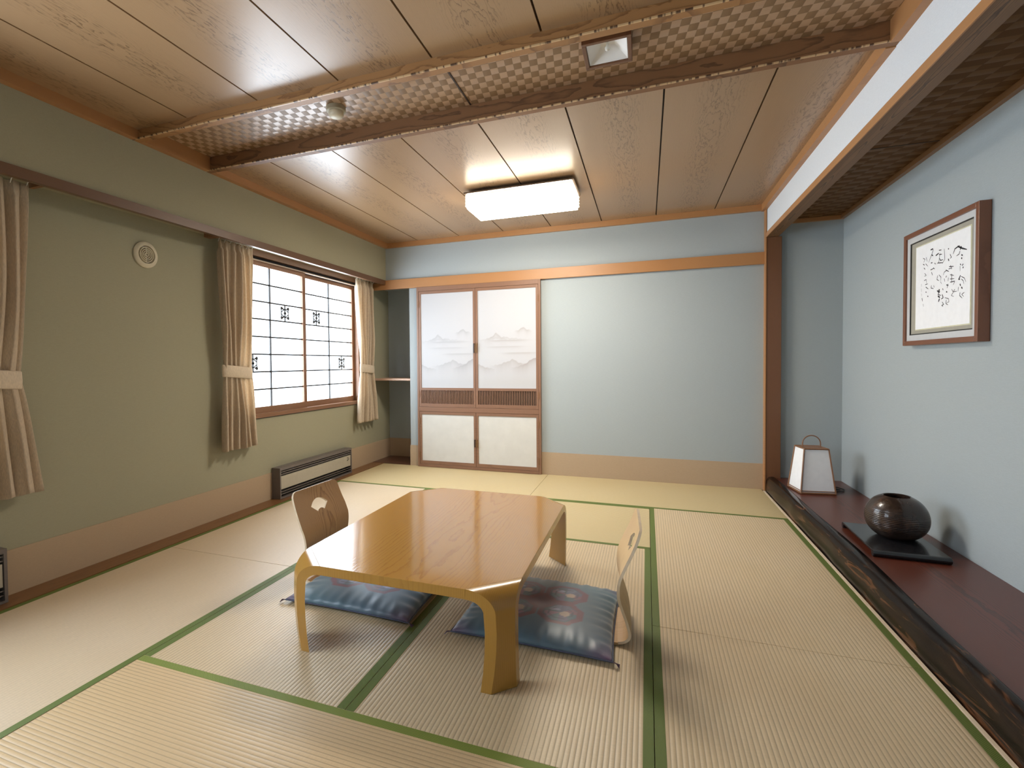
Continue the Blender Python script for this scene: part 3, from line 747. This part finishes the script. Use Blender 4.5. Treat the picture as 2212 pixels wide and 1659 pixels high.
# ---------------------------------------------------------------- lantern
t = thing('paper_lantern', 'tapered white paper lantern with wood frame and hoop handle in alcove corner', 'lantern', (1.207, 4.695, .1155), math.radians(8))
bw, tw, HL = .118, .083, .345
def cor(s, z): k = bw + (tw - bw) * z / HL; return [(-k * s, -k * s), (k * s, -k * s), (k * s, k * s), (-k * s, k * s)]
q = MB()
for i in range(4):
    a, b = cor(1, .0)[i], cor(1, HL)[i]; q.tube([(*a, .004), (*b, HL)], .006, 4)
for z, th in ((.006, .008), (.022, .004), (HL - .004, .006)):
    cc = cor(1, z)
    for i in range(4): a, b = Vector((*cc[i], z)), Vector((*cc[(i + 1) % 4], z)); q.tube([a, b], th, 4)
q.build('frame', M_lantw, t, bevel=.001)
P = [[(*c, z) for c in (cor(.97, z) + cor(.97, z)[:1])] for z in (.01, HL - .008)]
o = MB().grid(P).build('paper_shade', M_paper, t); m = o.modifiers.new('thick', 'SOLIDIFY'); m.thickness = .001
k = tw * .97
MB().box(-k, k, -k, k, HL - .008, HL - .002).build('top_panel', M_lantw, t)
MB().box(-bw * .97, bw * .97, -bw * .97, bw * .97, .0, .010).build('base_panel', M_lantw, t)
q = MB(); q.tube([(-.062, .0, HL - .01)] + [(-.062 * math.cos(PI * i / 20), 0, HL + .028 + .062 * math.sin(PI * i / 20)) for i in range(21)] + [(.062, 0, HL - .01)], .0042, 8)
q.build('hoop_handle', M_lantw, t, smooth=True)
cp = [(.10, .05, .012), (.14, .09, .006), (.19, .10, .005), (.22, .05, .006), (.18, .02, .011), (.15, .06, .014), (.18, .12, .012), (.23, .11, .010), (.25, .05, .008), (.22, .0, .006), (.17, -.02, .005)]
MB().tube(cp, .004, 6).build('cord', M_iron, t, smooth=True)

# ---------------------------------------------------------------- vase on its black stand
t = thing('display_board', 'black lacquered display board with rolled ends on the alcove platform', 'display board', (1.268, 3.468, .1155), math.radians(-2))
hx, hy = .158, .245
q = MB().box(-hx, hx, -hy, hy, .023, .034); q.build('slab', M_black, t, bevel=.002)
for sy in (-1, 1):
    P = [(sy * hy + sy * .017 * math.cos(a), .017 + .017 * math.sin(a)) for a in [2 * PI * k / 16 for k in range(16)]]
    MB().prism(P, 'x', -hx, hx).build('rolled_end', M_black, t, smooth=True)
zt = .1155 + .0345
n = NT('ridged_dark_stoneware'); s = n.xyz()
f = n.noise(n.comb(s[0], s[1], s[2]), 14, 4, .6)
rz_ = n.math('SINE', n.math('ADD', n.math('MULTIPLY', s[2], 2 * PI / .0095), n.math('MULTIPLY', f, 1.6)))
low = n.ramp(s[2], [(.12, 1.), (.17, 0.)])
n.set(col=n.ramp(f, [(.35, (.020, .012, .009)), (.55, (.036, .020, .014)), (.72, (.075, .034, .015))]), rough=.26, coat=.3)
n.bump(n.math('ADD', n.math('MULTIPLY', n.math('MULTIPLY', rz_, low), .5), f), .55, .004)
prof = []
rm, zc_, a_z = .142, .124, .128
for k in range(31):
    a = math.radians(-62 + (152 - 24) * k / 30 * 1.0)
    prof.append((rm * math.cos(a) ** .85 if math.cos(a) > 0 else 0, zc_ + .132 * math.sin(a) * (1 if a > 0 else .92)))
z0_ = prof[0][1]; prof = [(r, z - z0_) for r, z in prof]
prof = [(prof[0][0] - .01, 0)] + prof
rt, ztp = prof[-1]
prof = prof + [(rt - .003, ztp + .002), (rt - .009, ztp - .001), (rt - .004, ztp - .03), (.11, ztp - .08), (.10, .05), (.02, .03)]
o = MB().lathe(prof, n=64).build('vase', n.m, smooth=True, angle=60); o.location = (1.303, 3.505, zt + .0002)
tag(o, 'squat dark brown ridged stoneware vase on the black display board', 'vase')

# ---------------------------------------------------------------- framed calligraphy
t = thing('framed_calligraphy', 'brown framed calligraphy on white paper hung on alcove wall', 'framed calligraphy', (0, 0, 0))
y0, y1, z0, z1 = 3.19, 3.955, 1.222, 1.898; XF, XW = 1.490, XT - .001; fw = .028
q = MB().box(XF, XW, y0, y0 + fw, z0, z1).box(XF, XW, y1 - fw, y1, z0, z1).box(XF, XW, y0 + fw, y1 - fw, z0, z0 + fw).box(XF, XW, y0 + fw, y1 - fw, z1 - fw, z1)
q.build('frame', M_redwood, t, bevel=.003)
def ringb(m, i0, i1, xa, xb):
    return m.box(xa, xb, y0 + i0, y0 + i1, z0 + i0, z1 - i0).box(xa, xb, y1 - i1, y1 - i0, z0 + i0, z1 - i0).box(xa, xb, y0 + i1, y1 - i1, z0 + i0, z0 + i1).box(xa, xb, y0 + i1, y1 - i1, z1 - i1, z1 - i0)
ringb(MB(), fw, .062, XF + .010, XW).build('liner', M_silver, t)
ringb(MB(), .062, .068, XF + .012, XW).build('liner_line', M_iron, t)
MB().box(XF + .016, XW, y0 + .068, y1 - .068, z0 + .068, z1 - .068).build('mount', M_mat, t)
py0, py1, pz0, pz1 = 3.285, 3.83, 1.316, 1.80
MB().box(XF + .0150, XF + .016, py0 - .006, py1 + .006, pz0 - .006, pz1 + .006).build('paper_edge', plain('cream_edge', (.62, .60, .42), .8), t)
MB().box(XF + .0140, XF + .0150, py0, py1, pz0, pz1).build('paper', M_paper, t)
STROKES = [(0.0044,[(3.38,1.721),(3.423,1.713),(3.437,1.689)]),(0.0056,[(3.399,1.722),(3.356,1.702),(3.315,1.688)]),(0.0031,[(3.375,1.693),(3.384,1.678),(3.408,1.673)]),(0.0056,[(3.364,1.715),(3.375,1.698)]),(0.005,[(3.363,1.671),(3.351,1.665)]),(0.0056,[(3.364,1.655),(3.355,1.65)]),(0.0037,[(3.373,1.627),(3.365,1.618)]),(0.0037,[(3.345,1.622),(3.356,1.613)]),(0.0062,[(3.349,1.606),(3.343,1.601)]),(0.0019,[(3.373,1.616),(3.372,1.589)]),(0.005,[(3.367,1.567),(3.385,1.548),(3.371,1.548)]),(0.0025,[(3.362,1.561),(3.334,1.548),(3.32,1.527)]),(0.0025,[(3.36,1.547),(3.343,1.536),(3.338,1.519)]),(0.005,[(3.372,1.524),(3.365,1.512)]),(0.0056,[(3.359,1.506),(3.349,1.497)]),(0.0025,[(3.384,1.51),(3.388,1.488)]),(0.0031,[(3.369,1.48),(3.374,1.465),(3.35,1.448)]),(0.0025,[(3.332,1.476),(3.355,1.468),(3.336,1.455)]),(0.005,[(3.485,1.729),(3.48,1.722)]),(0.0031,[(3.467,1.695),(3.454,1.675),(3.467,1.672)]),(0.005,[(3.484,1.673),(3.476,1.66)]),(0.0031,[(3.475,1.629),(3.431,1.624)]),(0.0025,[(3.461,1.635),(3.45,1.611)]),(0.0025,[(3.48,1.618),(3.445,1.618)]),(0.0025,[(3.464,1.585),(3.429,1.577)]),(0.0031,[(3.449,1.588),(3.45,1.541)]),(0.0025,[(3.464,1.563),(3.424,1.559)]),(0.0031,[(3.463,1.546),(3.419,1.545),(3.433,1.527)]),(0.0025,[(3.447,1.507),(3.432,1.488),(3.451,1.474),(3.426,1.466)]),(0.0025,[(3.418,1.503),(3.432,1.491),(3.398,1.49)]),(0.0025,[(3.524,1.734),(3.518,1.676),(3.543,1.658)]),(0.0031,[(3.578,1.737),(3.551,1.734)]),(0.005,[(3.61,1.714),(3.577,1.722)]),(0.0031,[(3.577,1.713),(3.545,1.71)]),(0.0037,[(3.571,1.692),(3.56,1.678),(3.533,1.679)]),(0.0031,[(3.587,1.669),(3.533,1.662)]),(0.0025,[(3.566,1.72),(3.576,1.675),(3.598,1.665)]),(0.0025,[(3.496,1.615),(3.521,1.608),(3.531,1.593)]),(0.0031,[(3.506,1.617),(3.475,1.604)]),(0.0037,[(3.498,1.585),(3.505,1.577)]),(0.0025,[(3.52,1.574),(3.515,1.556)]),(0.0025,[(3.479,1.573),(3.484,1.554)]),(0.0037,[(3.499,1.537),(3.478,1.531)]),(0.0031,[(3.483,1.54),(3.49,1.518)]),(0.005,[(3.5,1.501),(3.489,1.496)]),(0.0025,[(3.512,1.47),(3.476,1.46),(3.471,1.443),(3.496,1.44)]),(0.0031,[(3.497,1.457),(3.501,1.438),(3.48,1.427)]),(0.005,[(3.639,1.758),(3.667,1.757)]),(0.0031,[(3.635,1.754),(3.655,1.726),(3.686,1.69)]),(0.0044,[(3.655,1.729),(3.638,1.718)]),(0.0037,[(3.66,1.682),(3.643,1.682)]),(0.0037,[(3.62,1.675),(3.611,1.667)]),(0.0031,[(3.664,1.644),(3.63,1.647)]),(0.0031,[(3.636,1.651),(3.619,1.642)]),(0.0031,[(3.653,1.63),(3.641,1.61)]),(0.0031,[(3.585,1.601),(3.595,1.58),(3.573,1.57)]),(0.0025,[(3.574,1.603),(3.552,1.585),(3.557,1.565)]),(0.0019,[(3.557,1.562),(3.546,1.549)]),(0.0031,[(3.651,1.555),(3.656,1.541),(3.628,1.534)]),(0.0025,[(3.628,1.552),(3.622,1.539)]),(0.0075,[(3.567,1.523),(3.574,1.509),(3.592,1.518)]),(0.0037,[(3.561,1.511),(3.582,1.496),(3.55,1.486)]),(0.0062,[(3.582,1.487),(3.56,1.476)]),(0.0062,[(3.565,1.471),(3.576,1.454)]),(0.0044,[(3.539,1.491),(3.528,1.472),(3.549,1.466)]),(0.0037,[(3.535,1.522),(3.529,1.512)]),(0.0031,[(3.538,1.45),(3.522,1.434),(3.543,1.431),(3.527,1.423)]),(0.0025,[(3.749,1.726),(3.725,1.715),(3.742,1.7)]),(0.0025,[(3.713,1.725),(3.701,1.698)]),(0.0031,[(3.748,1.692),(3.73,1.682)]),(0.0025,[(3.718,1.689),(3.694,1.67)]),(0.0031,[(3.738,1.668),(3.723,1.657)]),(0.0025,[(3.729,1.636),(3.71,1.621),(3.732,1.618)]),(0.0025,[(3.734,1.594),(3.71,1.597),(3.703,1.572)]),(0.0025,[(3.721,1.568),(3.691,1.57)]),(0.0031,[(3.715,1.555),(3.685,1.539)]),(0.0044,[(3.714,1.527),(3.706,1.522)]),(0.005,[(3.693,1.501),(3.686,1.495)]),(0.0012,[(3.764,1.58),(3.761,1.561)]),(0.0012,[(3.765,1.553),(3.76,1.53)]),(0.0012,[(3.762,1.524),(3.758,1.505)]),(0.0037,[(3.755,1.496),(3.749,1.476)]),(0.0019,[(3.742,1.46),(3.736,1.444)])]
q = MB(); X = XF + .0137
for w_, pts in STROKES:
    # subdivide and taper each brush stroke
    P = []
    for a, b in zip(pts, pts[1:]):
        for k in range(4): P.append((a[0] + (b[0] - a[0]) * k / 4, a[1] + (b[1] - a[1]) * k / 4))
    P.append(pts[-1]); m_ = len(P); L_, R2 = [], []
    for i, p in enumerate(P):
        a, b = P[max(i - 1, 0)], P[min(i + 1, m_ - 1)]; dx, dy = b[0] - a[0], b[1] - a[1]; l = math.hypot(dx, dy) or 1
        ww = w_ * .78 * (.35 + .65 * math.sin(PI * (i + .6) / (m_ + .2)) ** .6) * (1.2 - .5 * i / m_)
        L_.append((X, p[0] - dy / l * ww, p[1] + dx / l * ww)); R2.append((X, p[0] + dy / l * ww, p[1] - dx / l * ww))
    q.grid([L_, R2])
q.build('brush_writing', plain('ink', (.015, .015, .02), .6), t)

# ---------------------------------------------------------------- ceiling fittings
t = thing('ceiling_lamp', 'lit rectangular white ceiling lamp with layered sides', 'ceiling lamp', (-.915, 3.98, ZC))
n = NT('glowing_acrylic'); n.set(col=(.9, .9, .88), rough=.4); n.b.inputs['Emission Color'].default_value = (1., .92, .80, 1); n.b.inputs['Emission Strength'].default_value = 29.; M_glow = n.m
lx, ly = .412, .190
l_ = bpy.data.lights.new('lamp_light', 'AREA'); l_.shape = 'RECTANGLE'; l_.size = .76; l_.size_y = .32; l_.energy = 22; l_.color = (1., .92, .80)
lo = bpy.data.objects.new('lamp_light', l_); lo.location = (0, 0, -.149); lo.parent = t; COL.objects.link(lo)
MB().box(-lx * .92, lx * .92, -ly * .72, ly * .72, -.022, -.0005).box(-lx - .012, lx + .012, -ly - .012, ly + .012, -.032, -.022).build('mounting_plate', plain('brown_lamp_base', (.16, .10, .06), .4), t)
q = MB().box(-lx + .008, lx - .008, -ly + .008, ly - .008, -.146, -.030)
q.build('diffuser', M_glow, t, bevel=.001)
q = MB()
for z in (-.036, -.060, -.084, -.108):
    for (xa, xb, ya, yb) in ((-lx, lx, -ly, -ly + .007), (-lx, lx, ly - .007, ly), (-lx, -lx + .007, -ly + .007, ly - .007), (lx - .007, lx, -ly + .007, ly - .007)):
        o_x, o_y = (.006 if xa > 0 else -.006 if xb < 0 else 0), (.006 if ya > 0 else -.006 if yb < 0 else 0)
        q.add([(xa, ya, z), (xb, ya, z), (xb, yb, z), (xa, yb, z), (xa + o_x, ya + o_y, z - .017), (xb + o_x, ya + o_y, z - .017), (xb + o_x, yb + o_y, z - .017), (xa + o_x, yb + o_y, z - .017)],
              [(0, 1, 2, 3), (4, 7, 6, 5), (0, 4, 5, 1), (1, 5, 6, 2), (2, 6, 7, 3), (3, 7, 4, 0)])
n = NT('lamp_slat'); n.set(col=(.85, .80, .68), rough=.4); n.b.inputs['Emission Color'].default_value = (1., .86, .62, 1); n.b.inputs['Emission Strength'].default_value = 1.2
q.build('side_slats', n.m, t)
for x in (-.18, .17): MB().lathe([(.010, 0), (.010, .006), (.004, .010)], (x, -ly * .72 - .011, -.016), 12, 'y').build('screw', M_white, t)

t = thing('smoke_detector', 'round cream smoke detector on woven ceiling band', 'smoke detector', (-1.575, 2.385, ZP))
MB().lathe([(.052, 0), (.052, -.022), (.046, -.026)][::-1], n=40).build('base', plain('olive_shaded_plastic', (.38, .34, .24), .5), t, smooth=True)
MB().lathe([(.001, -.056), (.022, -.055), (.034, -.050), (.041, -.040), (.041, -.027)], n=40).build('dome', M_cream, t, smooth=True)

t = thing('spotlight', 'small wood-framed recessed spotlight with white reflector in woven ceiling band', 'spotlight', (-.158, 2.335, ZP))
hx, hy, fr = .100, .100, .017; zb = -.056
q = MB().box(-hx, hx, -hy, -hy + fr, zb, 0).box(-hx, hx, hy - fr, hy, zb, 0).box(-hx, -hx + fr, -hy + fr, hy - fr, zb, 0).box(hx - fr, hx, -hy + fr, hy - fr, zb, 0)
q.build('frame', M_post, t, bevel=.002)
a = hx - fr - .0015; z2 = -.004; k = .03
vs = [(-a, -a, zb + .008), (a, -a, zb + .008), (a, a, zb + .008), (-a, a, zb + .008), (-k, -k, z2), (k, -k, z2), (k, k, z2), (-k, k, z2)]
o = MB().add(vs, [(0, 1, 5, 4), (1, 2, 6, 5), (2, 3, 7, 6), (3, 0, 4, 7), (4, 5, 6, 7)]).build('reflector', M_white, t)
MB().lathe([(.002, -.044), (.009, -.040), (.011, -.031), (.007, -.022), (.006, -.006)], (0, 0, 0), 16).build('bulb', plain('clear_bulb', (.8, .78, .72), .05), t, smooth=True)
MB().box(-.006, .006, -.058, -.040, -.030, -.022).build('clip', plain('green_clip', (.02, .14, .10), .4), t)
